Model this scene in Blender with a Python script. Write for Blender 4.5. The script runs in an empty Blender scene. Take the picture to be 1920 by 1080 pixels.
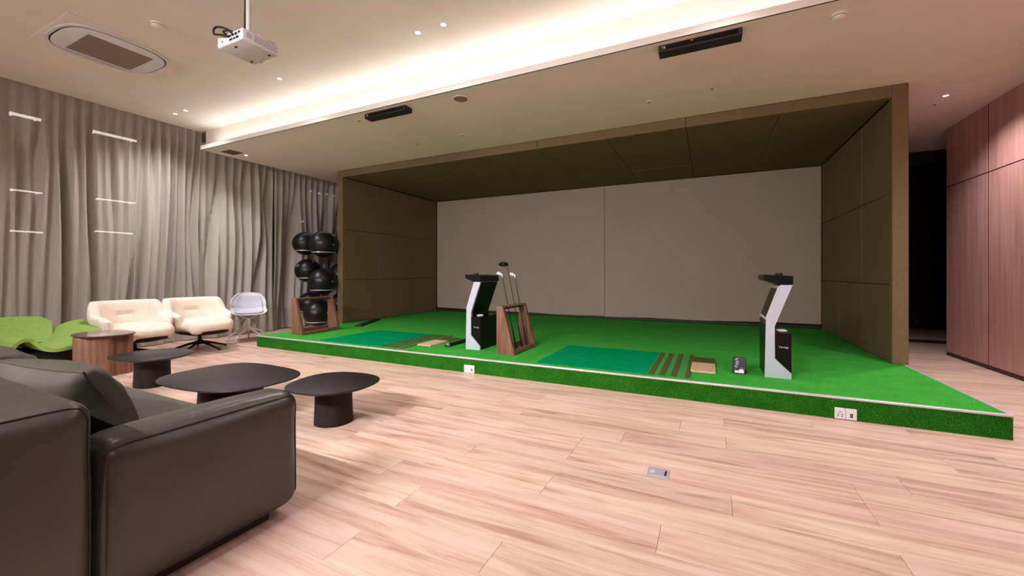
import bpy, bmesh, math, random
from mathutils import Vector, Matrix, noise
random.seed(7)
PI = math.pi
S = bpy.context.scene
COL = S.collection

# ------------------------------------------------------------------ camera
cam_d = bpy.data.cameras.new('camera'); cam = bpy.data.objects.new('camera', cam_d); COL.objects.link(cam)
cam_d.sensor_width = 36.0; cam_d.lens = 763.1 * 36 / 1920
cam_d.shift_y = -(540 - 513.6) / 1920
cam_d.clip_start = 0.02; cam_d.clip_end = 200
cam.location = (0, 0, 1.15); cam.rotation_euler = (PI / 2, 0, 0.452)
S.camera = cam

# ------------------------------------------------------------------ world, exposure
W = bpy.data.worlds.new('night'); S.world = W; W.use_nodes = True
W.node_tree.nodes['Background'].inputs[0].default_value = (0.010, 0.012, 0.018, 1)
W.node_tree.nodes['Background'].inputs[1].default_value = 1.0
S.view_settings.view_transform = 'Standard'; S.view_settings.look = 'None'
S.view_settings.gamma = 1.0; S.view_settings.use_curve_mapping = False
S.view_settings.exposure = 0.08
S.cycles.max_bounces = 8; S.cycles.diffuse_bounces = 5; S.cycles.transparent_max_bounces = 12
S.cycles.use_denoising = True

WARM = (0.98, 0.96, 1.0)
SPOT_W = 106.0        # watts of one downlight
LIN_W = 72.0  # base watts of the added lamps behind the camera
LED_W = 20.0        # cove strip

def area_light(name, loc, rot, sx, sy, w, col):
    l = bpy.data.lights.new(name, 'AREA'); l.shape = 'RECTANGLE'; l.size = sx; l.size_y = sy
    l.energy = w; l.color = col
    o = bpy.data.objects.new(name, l); COL.objects.link(o); o.location = loc; o.rotation_euler = rot
    return o

# led strips hidden in the cove and in the curtain pocket
area_light('cove_led', (-2.2, 3.845, 3.262), (PI + 0.30, 0, 0), 10.4, 0.03, LED_W, (1.0, 0.98, 0.96))
area_light('pocket_led', (-7.70, 6.2, 3.225), (0, math.radians(-32), 0), 0.03, 4.6, 6.0, (1.0, 0.93, 0.84))

# ------------------------------------------------------------------ helpers
def lin(c):
    c = c / 255.0
    return c / 12.92 if c <= 0.04045 else ((c + 0.055) / 1.055) ** 2.4
def rgb(r, g, b): return (lin(r), lin(g), lin(b), 1.0)

class M:
    """small wrapper round a Principled material"""
    def __init__(s, name, col, rough=0.5, metal=0.0, spec=0.5):
        s.m = bpy.data.materials.new(name); s.m.use_nodes = True
        s.t = s.m.node_tree; s.n = s.t.nodes; s.b = s.n['Principled BSDF']
        s.b.inputs['Base Color'].default_value = col
        s.b.inputs['Roughness'].default_value = rough
        s.b.inputs['Metallic'].default_value = metal
        s.b.inputs['Specular IOR Level'].default_value = spec
    def link(s, a, b): s.t.links.new(a, b)
    def coords(s, kind='Object', scale=(1, 1, 1), rot=(0, 0, 0)):
        if kind == 'World':
            g = s.n.new('ShaderNodeNewGeometry'); out = g.outputs['Position']
        else:
            g = s.n.new('ShaderNodeTexCoord'); out = g.outputs[kind]
        mp = s.n.new('ShaderNodeMapping'); mp.inputs['Scale'].default_value = scale; mp.inputs['Rotation'].default_value = rot
        s.link(out, mp.inputs['Vector']); return mp
    def noise(s, vec, scale, detail=4, rough=0.55, dist=0.0):
        n = s.n.new('ShaderNodeTexNoise'); n.inputs['Scale'].default_value = scale; n.inputs['Detail'].default_value = detail
        n.inputs['Roughness'].default_value = rough; n.inputs['Distortion'].default_value = dist
        s.link(vec.outputs[0], n.inputs['Vector']); return n
    def ramp(s, fac, stops):
        r = s.n.new('ShaderNodeValToRGB'); e = r.color_ramp.elements
        while len(e) < len(stops): e.new(0.5)
        for k, (p, c) in enumerate(stops): e[k].position = p; e[k].color = c
        s.link(fac, r.inputs[0]); return r
    def bump(s, h, strength=0.3, dist=0.01):
        b = s.n.new('ShaderNodeBump'); b.inputs['Strength'].default_value = strength; b.inputs['Distance'].default_value = dist
        s.link(h, b.inputs['Height']); s.link(b.outputs[0], s.b.inputs['Normal']); return b

def mottled(name, c1, c2, scale=8, rough=0.6, kind='Object', stretch=(1, 1, 1), bump=0.15, bscale=None, dist=0.003, metal=0.0, spec=0.5, lo=0.3, hi=0.7, detail=4):
    k = M(name, c1, rough, metal, spec); v = k.coords(kind, stretch)
    n = k.noise(v, scale, detail); r = k.ramp(n.outputs['Fac'], [(lo, c1), (hi, c2)]); k.link(r.outputs[0], k.b.inputs['Base Color'])
    if bump:
        n2 = k.noise(v, bscale or scale * 3, 5); k.bump(n2.outputs['Fac'], bump, dist)
    return k.m

MAT = {}
MAT['paint'] = mottled('ceiling_paint', rgb(238, 228, 218), rgb(233, 222, 212), 3, 0.85, 'World', bump=0.04, bscale=60, dist=0.001)
MAT['plaster'] = mottled('wall_plaster', rgb(205, 190, 175), rgb(198, 184, 169), 3, 0.85, 'World', bump=0.05, bscale=60, dist=0.001)
MAT['booth'] = mottled('brown_felt', rgb(122, 101, 74), rgb(115, 95, 69), 22, 0.95, 'World', bump=0.3, bscale=260, dist=0.002, spec=0.15)
MAT['booth_seam'] = M('seam_shadow_felt', rgb(60, 48, 34), 0.95, spec=0.1).m
MAT['canvas'] = mottled('screen_canvas', rgb(242, 218, 198), rgb(237, 212, 192), 2.2, 0.9, 'World', bump=0.15, bscale=320, dist=0.001, spec=0.2)
MAT['black'] = mottled('black_plastic', rgb(9, 8, 9), rgb(14, 12, 13), 20, 0.34, bump=0.0, spec=0.22)
MAT['black_matt'] = mottled('black_matt', rgb(22, 20, 20), rgb(30, 27, 26), 20, 0.6, bump=0.1)
MAT['black_metal'] = mottled('black_steel', rgb(24, 20, 20), rgb(32, 28, 28), 30, 0.4, bump=0.0, metal=0.3)
MAT['white'] = mottled('white_plastic', rgb(226, 223, 224), rgb(220, 217, 219), 10, 0.4, bump=0.0)
MAT['white_lacquer'] = mottled('pale_grey_lacquer', rgb(196, 198, 210), rgb(190, 192, 204), 10, 0.35, bump=0.0)
MAT['steel'] = mottled('brushed_steel', rgb(222, 224, 230), rgb(204, 207, 214), 6, 0.34, stretch=(1, 12, 1), bump=0.1, metal=0.55)
MAT['alu'] = mottled('edge_aluminium', rgb(222, 222, 220), rgb(205, 205, 204), 9, 0.35, kind='World', stretch=(0.3, 6, 6), bump=0.05, metal=0.45)
MAT['cream'] = mottled('cream_boucle', rgb(238, 222, 206), rgb(230, 212, 196), 30, 0.9, bump=0.25, bscale=180, dist=0.002, spec=0.2)
MAT['greyblue'] = mottled('pale_grey_upholstery', rgb(200, 199, 210), rgb(192, 191, 203), 30, 0.85, bump=0.2, bscale=240, dist=0.001)
MAT['green'] = mottled('green_wool', rgb(140, 166, 84), rgb(130, 156, 76), 28, 0.95, bump=0.25, bscale=220, dist=0.0015, spec=0.15)
MAT['dark_top'] = mottled('dark_stained_oak', rgb(38, 31, 34), rgb(30, 24, 26), 4, 0.42, stretch=(1.5, 22, 1.5), bump=0.12, bscale=30, dist=0.0008, spec=0.3)
MAT['dark_base'] = mottled('dark_oak_base', rgb(34, 24, 22), rgb(24, 17, 15), 5, 0.55, stretch=(9, 9, 0.6), bump=0.12, bscale=25, dist=0.0008, spec=0.25)
MAT['dark_plinth'] = mottled('dark_plinth', rgb(44, 30, 26), rgb(38, 26, 22), 8, 0.5, bump=0.0)
MAT['rubber'] = mottled('rubber', rgb(13, 11, 13), rgb(20, 18, 20), 12, 0.33, bump=0.0, spec=0.4)
MAT['led'] = None
def emit(name, col, s):
    k = M(name, (0, 0, 0, 1)); k.b.inputs['Emission Color'].default_value = col; k.b.inputs['Emission Strength'].default_value = s; return k.m
MAT['lamp'] = emit('lamp_glow', (1, 0.94, 0.86, 1), 14)
MAT['tube'] = emit('tube_glow', (1, 0.96, 0.9, 1), 4)
MAT['blue_led'] = emit('blue_glow', (0.25, 0.5, 1.0, 1), 4)
MAT['red_led'] = emit('red_glow', (1.0, 0.05, 0.08, 1), 0.6)
MAT['ink'] = M('white_print', rgb(225, 225, 230), 0.6).m
MAT['red'] = M('red_print', rgb(200, 30, 50), 0.5).m
MAT['teal_print'] = M('teal_print', rgb(40, 170, 180), 0.5).m
MAT['slot'] = M('slot_dark', rgb(35, 30, 32), 0.7).m

def wood_floor():
    k = M('pink_oak_laminate', rgb(220, 180, 160), 0.42, spec=0.4)
    oi = k.n.new('ShaderNodeObjectInfo')
    v = k.coords('World')
    add = k.n.new('ShaderNodeVectorMath'); add.operation = 'MULTIPLY_ADD'
    cmb = k.n.new('ShaderNodeCombineXYZ')
    for i in range(3): k.link(oi.outputs['Random'], cmb.inputs[i])
    k.link(cmb.outputs[0], add.inputs[0]); add.inputs[1].default_value = (37, 91, 13); k.link(v.outputs[0], add.inputs[2])
    m1 = k.n.new('ShaderNodeMapping'); m1.inputs['Scale'].default_value = (1.0, 11, 1); k.link(add.outputs[0], m1.inputs[0])
    m2 = k.n.new('ShaderNodeMapping'); m2.inputs['Scale'].default_value = (2.5, 70, 1); k.link(add.outputs[0], m2.inputs[0])
    n1 = k.noise(m1, 1.25, 5, 0.6, 0.9); n2 = k.noise(m2, 1.0, 4, 0.6, 0.4)
    r1 = k.ramp(n1.outputs['Fac'], [(0.28, rgb(168, 126, 108)), (0.40, rgb(202, 162, 143)), (0.52, rgb(217, 182, 163)), (0.68, rgb(226, 195, 177))])
    r2 = k.ramp(n2.outputs['Fac'], [(0.30, (0.84, 0.81, 0.80, 1)), (0.52, (1, 1, 1, 1))])
    mul = k.n.new('ShaderNodeMix'); mul.data_type = 'RGBA'; mul.blend_type = 'MULTIPLY'; mul.inputs[0].default_value = 0.7
    k.link(r1.outputs[0], mul.inputs[6]); k.link(r2.outputs[0], mul.inputs[7])
    hv = k.n.new('ShaderNodeHueSaturation'); k.link(mul.outputs[2], hv.inputs['Color'])
    mr = k.n.new('ShaderNodeMapRange'); mr.inputs[3].default_value = 0.90; mr.inputs[4].default_value = 1.05
    k.link(oi.outputs['Random'], mr.inputs[0]); k.link(mr.outputs[0], hv.inputs['Value'])
    mr2 = k.n.new('ShaderNodeMapRange'); mr2.inputs[3].default_value = 0.494; mr2.inputs[4].default_value = 0.508
    w = k.n.new('ShaderNodeTexWhiteNoise'); w.noise_dimensions = '1D'; k.link(oi.outputs['Random'], w.inputs['W'])
    k.link(w.outputs[0], mr2.inputs[0]); k.link(mr2.outputs[0], hv.inputs['Hue'])
    k.link(hv.outputs[0], k.b.inputs['Base Color']); k.bump(n2.outputs['Fac'], 0.06, 0.001)
    return k.m
MAT['floor'] = wood_floor()

def wood(name, dark, mid, light, stretch, scale=1.0, rough=0.5, kind='Object'):
    k = M(name, mid, rough, spec=0.4); oi = k.n.new('ShaderNodeObjectInfo'); v = k.coords(kind)
    add = k.n.new('ShaderNodeVectorMath'); add.operation = 'MULTIPLY_ADD'; cmb = k.n.new('ShaderNodeCombineXYZ')
    for i in range(3): k.link(oi.outputs['Random'], cmb.inputs[i])
    k.link(cmb.outputs[0], add.inputs[0]); add.inputs[1].default_value = (17, 31, 23); k.link(v.outputs[0], add.inputs[2])
    m1 = k.n.new('ShaderNodeMapping'); m1.inputs['Scale'].default_value = stretch; k.link(add.outputs[0], m1.inputs[0])
    n1 = k.noise(m1, scale, 6, 0.65, 0.5)
    r = k.ramp(n1.outputs['Fac'], [(0.3, dark), (0.5, mid), (0.7, light)]); k.link(r.outputs[0], k.b.inputs['Base Color'])
    k.bump(n1.outputs['Fac'], 0.05, 0.001); return k.m
MAT['timber'] = wood('walnut_wall_veneer', rgb(176, 122, 112), rgb(192, 140, 129), rgb(206, 157, 146), (14, 14, 0.7), 1.0, 0.45, 'World')
MAT['walnut'] = wood('walnut', rgb(96, 62, 46), rgb(128, 88, 68), rgb(152, 108, 86), (28, 28, 1.6), 1.0, 0.45)
MAT['tray'] = wood('pale_tee_wood', rgb(205, 165, 135), rgb(222, 182, 152), rgb(232, 196, 168), (50, 3, 3), 1.0, 0.6)

def turf(name, a, b, c):
    k = M(name, b, 0.95, spec=0.1); v = k.coords('World')
    n = k.noise(v, 140, 6, 0.75); n0 = k.noise(v, 5, 5, 0.65)
    mix = k.n.new('ShaderNodeMath'); mix.operation = 'MULTIPLY_ADD'; mix.inputs[1].default_value = 0.14
    k.link(n0.outputs['Fac'], mix.inputs[0])
    sc = k.n.new('ShaderNodeMath'); sc.operation = 'MULTIPLY'; sc.inputs[1].default_value = 0.86
    k.link(n.outputs['Fac'], sc.inputs[0]); k.link(sc.outputs[0], mix.inputs[2])
    r = k.ramp(mix.outputs[0], [(0.40, a), (0.5, b), (0.62, c)]); k.link(r.outputs[0], k.b.inputs['Base Color'])
    k.bump(n.outputs['Fac'], 0.9, 0.006); return k.m
MAT['turf'] = turf('turf_top', rgb(30, 126, 34), rgb(56, 164, 54), rgb(98, 190, 84))
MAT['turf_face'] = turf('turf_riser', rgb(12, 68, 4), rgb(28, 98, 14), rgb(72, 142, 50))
MAT['teal'] = mottled('teal_mat', rgb(0, 128, 76), rgb(0, 142, 86), 6, 0.95, 'World', bump=0.35, bscale=240, dist=0.002, spec=0.02)
MAT['fairway'] = mottled('fairway_strip', rgb(58, 132, 62), rgb(72, 146, 74), 40, 0.95, 'World', bump=0.5, bscale=240, dist=0.003, spec=0.1)
MAT['rough'] = mottled('brown_rough_strip', rgb(70, 78, 38), rgb(92, 90, 50), 60, 0.95, 'World', bump=0.6, bscale=240, dist=0.004, spec=0.1)

MAT['taupe'] = mottled('speaker_grille', rgb(150, 125, 112), rgb(142, 118, 105), 6, .8, bump=.3, bscale=300, dist=.001)
def leather():
    k = M('olive_leather', rgb(54, 53, 45), 0.33, spec=0.6); v = k.coords('Object')
    n = k.noise(v, 3.0, 3); r = k.ramp(n.outputs['Fac'], [(0.3, rgb(49, 48, 40)), (0.7, rgb(58, 57, 49))]); k.link(r.outputs[0], k.b.inputs['Base Color'])
    vo = k.n.new('ShaderNodeTexVoronoi'); vo.inputs['Scale'].default_value = 260; k.link(v.outputs[0], vo.inputs['Vector'])
    m = k.noise(v, 5.5, 3, 0.5, 0.6)
    ad = k.n.new('ShaderNodeMath'); ad.operation = 'MULTIPLY_ADD'; ad.inputs[1].default_value = 0.03
    k.link(vo.outputs['Distance'], ad.inputs[0]); k.link(m.outputs['Fac'], ad.inputs[2]); k.bump(ad.outputs[0], 0.25, 0.03)
    return k.m
MAT['leather'] = leather()
MAT['leather_dark'] = mottled('dark_olive_leather', rgb(72, 68, 58), rgb(60, 57, 48), 4, 0.42, bump=0.3, bscale=9, dist=0.012)
MAT['thread'] = M('dark_piping', rgb(24, 20, 18), 0.6).m

def curtain_mat():
    m = bpy.data.materials.new('sheer_curtain'); m.use_nodes = True; t = m.node_tree; n = t.nodes; n.clear()
    o = n.new('ShaderNodeOutputMaterial'); d = n.new('ShaderNodeBsdfDiffuse'); tl = n.new('ShaderNodeBsdfTranslucent'); tr = n.new('ShaderNodeBsdfTransparent')
    g = n.new('ShaderNodeNewGeometry'); mp = n.new('ShaderNodeMapping'); mp.inputs['Scale'].default_value = (60, 60, 1.2)
    nz = n.new('ShaderNodeTexNoise'); nz.inputs['Scale'].default_value = 3
    r = n.new('ShaderNodeValToRGB'); r.color_ramp.elements[0].position = 0.3; r.color_ramp.elements[0].color = rgb(196, 187, 177); r.color_ramp.elements[1].position = 0.7; r.color_ramp.elements[1].color = rgb(214, 206, 196)
    L = t.links.new
    L(g.outputs['Position'], mp.inputs[0]); L(mp.outputs[0], nz.inputs['Vector']); L(nz.outputs['Fac'], r.inputs[0]); L(r.outputs[0], d.inputs[0]); L(r.outputs[0], tl.inputs[0])
    m1 = n.new('ShaderNodeMixShader'); m1.inputs[0].default_value = 0.22; L(d.outputs[0], m1.inputs[1]); L(tl.outputs[0], m1.inputs[2])
    m2 = n.new('ShaderNodeMixShader'); m2.inputs[0].default_value = 0.14; L(m1.outputs[0], m2.inputs[1]); L(tr.outputs[0], m2.inputs[2])
    L(m2.outputs[0], o.inputs[0]); return m
MAT['curtain'] = curtain_mat()
MAT['night_wall'] = mottled('night_concrete', rgb(58, 56, 60), rgb(50, 48, 52), 3, 0.9, bump=0)
def glass_mat():
    m = bpy.data.materials.new('window_glass'); m.use_nodes = True; t = m.node_tree; n = t.nodes; n.clear()
    o = n.new('ShaderNodeOutputMaterial'); a = n.new('ShaderNodeBsdfTransparent'); b = n.new('ShaderNodeBsdfGlossy'); b.inputs['Roughness'].default_value = 0.02
    f = n.new('ShaderNodeFresnel'); mx = n.new('ShaderNodeMixShader')
    t.links.new(f.outputs[0], mx.inputs[0]); t.links.new(a.outputs[0], mx.inputs[1]); t.links.new(b.outputs[0], mx.inputs[2]); t.links.new(mx.outputs[0], o.inputs[0]); return m
MAT['glass'] = glass_mat()

# ---- geometry helpers
def link(o, parent=None):
    COL.objects.link(o)
    if parent is not None: o.parent = parent
    return o
def fin(name, bm, mat, parent=None, smooth=False, loc=None, mods=None):
    bmesh.ops.recalc_face_normals(bm, faces=bm.faces)
    me = bpy.data.meshes.new(name); bm.to_mesh(me); bm.free()
    if smooth:
        me.polygons.foreach_set('use_smooth', [True] * len(me.polygons))
        try: me.set_sharp_from_angle(angle=math.radians(smooth if smooth is not True else 40))
        except Exception: pass
    me.materials.append(MAT[mat] if isinstance(mat, str) else mat)
    o = bpy.data.objects.new(name, me)
    if loc: o.location = loc
    return link(o, parent)
def tag(o, label=None, cat=None, group=None, kind=None):
    if label: o['label'] = label
    if cat: o['category'] = cat
    if group: o['group'] = group
    if kind: o['kind'] = kind
    return o
def empty(name, loc=(0, 0, 0), rz=0.0, **k):
    o = bpy.data.objects.new(name, None); o.empty_display_size = 0.05; o.location = loc; o.rotation_euler = (0, 0, rz)
    COL.objects.link(o); return tag(o, **k)
def copy_tree(o, parent=None):
    c = o.copy(); COL.objects.link(c); c.parent = parent
    for ch in [x for x in COL.objects if x.parent == o]: copy_tree(ch, c)
    return c
def box(bm, x0, x1, y0, y1, z0, z1, ch=0.0, seg=1):
    r = bmesh.ops.create_cube(bm, size=1.0); vs = r['verts']
    for v in vs: v.co = Vector(((x0 + x1) / 2 + v.co.x * (x1 - x0), (y0 + y1) / 2 + v.co.y * (y1 - y0), (z0 + z1) / 2 + v.co.z * (z1 - z0)))
    if ch > 0:
        es = list({e for v in vs for e in v.link_edges})
        bmesh.ops.bevel(bm, geom=es, offset=ch, segments=seg, profile=0.5, affect='EDGES')
    return vs
def B(name, x0, x1, y0, y1, z0, z1, mat, parent=None, ch=0.0, seg=1):
    bm = bmesh.new(); box(bm, x0, x1, y0, y1, z0, z1, ch, seg); return fin(name, bm, mat, parent, smooth=(30 if seg > 1 else False))
def struct(name, *a, **k):
    o = B(name, *a, **k); o['kind'] = 'structure'; return o
def prism(bm, pts, axis, a, b):
    """extrude polygon pts (2D) between a and b along axis; axis 'y': pts=(x,z); 'z': pts=(x,y); 'x': pts=(y,z)"""
    def mk(p, t): return {'y': (p[0], t, p[1]), 'z': (p[0], p[1], t), 'x': (t, p[0], p[1])}[axis]
    v0 = [bm.verts.new(mk(p, a)) for p in pts]; v1 = [bm.verts.new(mk(p, b)) for p in pts]; n = len(pts)
    bm.faces.new(v0); bm.faces.new(v1[::-1])
    for i in range(n): bm.faces.new((v0[i], v0[(i + 1) % n], v1[(i + 1) % n], v1[i]))
def tube(bm, pts, r, n=8, caps=True, closed=False):
    pts = [Vector(p) for p in pts]; rings = []; N = len(pts)
    rs = r if isinstance(r, (list, tuple)) else [r] * N
    up = None
    for i, p in enumerate(pts):
        if closed: t = pts[(i + 1) % N] - pts[i - 1]
        else: t = pts[min(i + 1, N - 1)] - pts[max(i - 1, 0)]
        t.normalize()
        if up is None:
            up = Vector((0, 0, 1)) if abs(t.z) < 0.9 else Vector((1, 0, 0))
        a = (up - t * up.dot(t)).normalized(); up = a; b = t.cross(a)
        rings.append([bm.verts.new(p + (a * math.cos(2 * PI * k / n) + b * math.sin(2 * PI * k / n)) * rs[i]) for k in range(n)])
    for i in range(N if closed else N - 1):
        A, Bq = rings[i], rings[(i + 1) % N]
        for k in range(n): bm.faces.new((A[k], A[(k + 1) % n], Bq[(k + 1) % n], Bq[k]))
    if caps and not closed: bm.faces.new(rings[0][::-1]); bm.faces.new(rings[-1])
def lathe(bm, prof, n=32, c=(0, 0), sx=1.0, sy=1.0, shape=None):
    """prof: list of (r,z)"""
    rings = []
    for r, z in prof:
        ring = []
        for k in range(n):
            a = 2 * PI * k / n; q = shape(a) if shape else 1.0
            ring.append(bm.verts.new((c[0] + math.cos(a) * r * sx * q, c[1] + math.sin(a) * r * sy * q, z)))
        rings.append(ring)
    for i in range(len(rings) - 1):
        for k in range(n): bm.faces.new((rings[i][k], rings[i][(k + 1) % n], rings[i + 1][(k + 1) % n], rings[i + 1][k]))
    bm.faces.new(rings[0][::-1]); bm.faces.new(rings[-1])
def puffy(hx, hy, hz, r, n=14, puff=(0, 0, 0), wr=0.0, seed=0, f=4.0, fn=None):
    """rounded, puffed box centred at 0, half sizes hx,hy,hz"""
    bm = bmesh.new(); bmesh.ops.create_cube(bm, size=2.0)
    bmesh.ops.subdivide_edges(bm, edges=bm.edges[:], cuts=n, use_grid_fill=True)
    def cl(a, l): return max(-l, min(l, a))
    for v in bm.verts:
        u, w, t = v.co
        # denser samples near the edges
        g = lambda s: math.sin(s * PI / 2) * 0.75 + s * 0.25
        u, w, t = g(u), g(w), g(t)
        p = Vector((u * hx, w * hy, t * hz)); q = Vector((cl(p.x, hx - r), cl(p.y, hy - r), cl(p.z, hz - r)))
        d = p - q
        if d.length > 1e-9: p = q + d.normalized() * r
        b = lambda a, c: (1 - a * a) * (1 - c * c)
        p.x += math.copysign(puff[0] * b(w, t), u) if abs(u) > 0.3 else 0
        p.y += math.copysign(puff[1] * b(u, t), w) if abs(w) > 0.3 else 0
        p.z += math.copysign(puff[2] * b(u, w), t) if abs(t) > 0.3 else 0
        if wr:
            k = noise.noise(Vector((p.x * f + seed, p.y * f, p.z * f))) * wr
            p += (p.normalized() if p.length else Vector((0, 0, 1))) * k
        if fn: p = fn(p)
        v.co = p
    return bm
def text_obj(name, s, size, loc, rot, mat, parent=None, ext=0.0005):
    cu = bpy.data.curves.new(name, 'FONT'); cu.body = s; cu.size = size; cu.extrude = ext; cu.align_x = 'CENTER'; cu.align_y = 'CENTER'
    cu.resolution_u = 3
    t = bpy.data.objects.new(name + '_tmp', cu); COL.objects.link(t)
    dg = bpy.context.evaluated_depsgraph_get(); me = bpy.data.meshes.new_from_object(t.evaluated_get(dg))
    bpy.data.objects.remove(t); bpy.data.curves.remove(cu)
    me.materials.clear(); me.materials.append(MAT[mat]); o = bpy.data.objects.new(name, me); o.location = loc; o.rotation_euler = rot
    return link(o, parent)

# ================================================================== STRUCTURE
Zc, Zl, ZS = 3.58, 3.20, 0.172
MAT['taupe_stone'] = mottled('taupe_stone', rgb(150, 130, 112), rgb(138, 118, 100), 6, .6, 'World', bump=.05)
MAT['dark_wood'] = wood('dark_corridor_wood', rgb(40, 20, 18), rgb(52, 28, 24), rgb(62, 34, 30), (14, 14, .7), 1.0, .5, 'World')
floor = struct('floor', -8.6, 6.0, -3.2, 10.9, -0.12, -0.012, 'dark_plinth')
PW, PL = 0.21, 1.5
def visible_plank(x, y):
    r = x * math.cos(.452) + y * math.sin(.452); d = -x * math.sin(.452) + y * math.cos(.452)
    if d < 0.35: return False
    u = 960 + 763 * r / d
    if not (-330 < u < 2250) or 513.6 + 763 * 1.15 / d > 1330: return False
    if -6.3 < x < 1.9 and y > 4.25: return False
    if y > 4.2 and x < -5: return False
    if y > 6.2 and x > 3.7: return False
    return y < 9.3
cache = {}
def plank_mesh(L):
    key = round(L, 3)
    if key not in cache:
        bm = bmesh.new(); box(bm, -L / 2 + .0007, L / 2 - .0007, -PW / 2 + .0006, PW / 2 - .0006, -0.012, 0.0, 0.0009)
        me = bpy.data.meshes.new('plank'); bm.to_mesh(me); bm.free(); me.materials.append(MAT['floor']); cache[key] = me
    return cache[key]
rest = bmesh.new(); npl = 0
row = 0; y = 1.56 - PW * 23
while y < 10.9:
    x = -8.6 - random.choice([0.3, 0.6, 0.75, 0.95, 1.2]) + 0.0
    while x < 6.0:
        xc, yc = x + PL / 2, y + PW / 2
        if visible_plank(xc, yc) and npl < 298:
            o = bpy.data.objects.new('plank', plank_mesh(PL)); o.location = (xc, yc, 0); link(o, floor); npl += 1
        else:
            a, b = max(x, -8.6), min(x + PL, 6.0)
            if b - a > 0.05: box(rest, a + .0007, b - .0007, y + .0006, y + PW - .0006, -0.012, 0.0)
        x += PL
    y += PW; row += 1
o = fin('plank_field', rest, 'floor', floor); o['kind'] = 'stuff'
print('planks', npl)

struct('ceiling', -7.86, 3.2, -3.2, 3.95, Zc, Zc + 0.12, 'paint')
MAT['paint_low'] = mottled('lower_ceiling_paint', rgb(246, 228, 222), rgb(242, 223, 217), 3, 0.85, 'World', bump=0.04, bscale=60, dist=0.001)
lower = struct('ceiling.001', -7.56, 6.0, 3.95, 9.12, Zl, Zl + 0.05, 'paint_low')
# bulkhead upstand, shelf and lip of the light cove
tr1 = struct('trim_1', -7.70, 3.2, 3.95, 3.99, Zl + 0.05, Zc + 0.1, 'paint')
tr2 = struct('trim_2', -7.56, 3.2, 3.80, 3.95, Zl, Zl + 0.02, 'paint')
bm = bmesh.new(); box(bm, -7.56, 3.2, 3.795, 3.815, Zl, Zl + 0.066, 0.002)
tag(fin('trim_3', bm, 'paint'), kind='structure')
# left: glazing behind the curtains
struct('wall_left', -8.62, -8.5, -3.2, 10.9, 0, 0.12, 'plaster')
struct('wall_left.001', -8.62, -8.5, -3.2, 10.9, 3.52, 3.72, 'plaster')
struct('ceiling.002', -8.62, -7.86, -3.2, 10.9, 3.64, 3.72, 'plaster')
struct('trim_4', -7.62, -7.58, 3.99, 10.5, 3.24, 3.64, 'paint')
w1 = empty('window_1', (-8.55, 4, 0), kind='structure')
for k in range(8):
    yy = -7.0 + k * 1.9
    B('mullion', -0.03, 0.03, yy - 0.03, yy + 0.03, 0.12, 3.52, 'black_metal', w1)
    if k < 7: B('pane', -0.006, 0.006, yy + 0.03, yy + 1.87, 0.12, 3.52, 'glass', w1)
# other walls
struct('wall_front', -8.6, 3.2, -3.3, -3.2, 0, 3.7, 'plaster')
struct('wall_back', -8.6, 1.9, 10.4, 10.5, 0, 3.7, 'plaster')
wr = struct('wall_right', 3.026, 3.25, -3.2, 7.885, 0.0, 3.58, 'slot')
for (ya, yb) in [(6.92, 7.89), (5.95, 6.92), (4.98, 5.95), (4.01, 4.98), (3.04, 4.01), (2.07, 3.04), (1.10, 2.07), (0.13, 1.10), (-0.84, .13), (-1.81, -.84), (-3.19, -1.81)]:
    ztop = 3.2 if ya > 3.9 else 3.57
    B('panel', 3.02, 3.0258, ya + .012, yb - .012, 0.052, 2.370, 'timber', wr, ch=.0015)
    B('panel', 3.02, 3.0258, ya + .012, yb - .012, 2.382, ztop, 'timber', wr, ch=.0015)
struct('baseboard_right', 3.0235, 3.0258, -3.2, 7.88, 0, 0.05, 'dark_plinth')
# corridor end
struct('trim_5', 1.95, 6.0, 9.12, 9.24, 2.99, 3.25, 'dark_plinth')
struct('trim_6', 1.95, 6.0, 9.14, 10.6, 0.0, 0.085, 'taupe_stone')
struct('trim_7', 1.95, 6.0, 9.12, 9.14, 0.0, 0.05, 'dark_plinth')
wb = struct('wall_back.001', 1.95, 6.0, 10.6, 10.7, 0, 3.3, 'dark_plinth')
for k in range(4):
    B('panel', 1.95 + k * 1.0 + .003, 2.95 + k * 1.0 - .003, 10.58, 10.6, 0.15, 3.0, 'dark_wood', wb, ch=.0012)
struct('wall_right.001', 5.9, 6.0, 6.0, 10.7, 0, 3.3, 'plaster')
struct('wall_right.002', 3.25, 6.0, 7.8, 7.885, 0, 3.3, 'plaster')
struct('ceiling.003', 1.9, 6.0, 9.2, 10.7, 3.25, 3.3, 'dark_plinth')

# ================================================================== STAGE
st = empty('turf_stage', (-2.28, 4.035, 0), label='long low platform covered in bright green artificial turf with white edge strip', cat='platform')
inv = Vector((2.28, -4.035, 0))
def SB(name, x0, x1, y0, y1, z0, z1, mat, parent=st, ch=0.0):
    return B(name, x0 + 2.28, x1 + 2.28, y0 - 4.035, y1 - 4.035, z0, z1, mat, parent, ch)
bm = bmesh.new()
pts = [(-6.45, 4.045), (1.874, 4.045), (1.874, 8.98), (-6.64, 8.98), (-6.64, 5.74), (-6.45, 5.74)]
prism(bm, [(p[0] + 2.28, p[1] - 4.035) for p in pts], 'z', 0.010, ZS); fin('turf_deck', bm, 'turf', st)
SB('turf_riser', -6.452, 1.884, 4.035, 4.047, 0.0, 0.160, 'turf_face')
SB('edge_strip', -6.455, 1.888, 4.031, 4.062, 0.159, 0.1755, 'alu', ch=0.002)
SB('edge_strip', 1.868, 1.888, 4.062, 5.765, 0.150, 0.1755, 'alu', ch=0.002)
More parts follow.
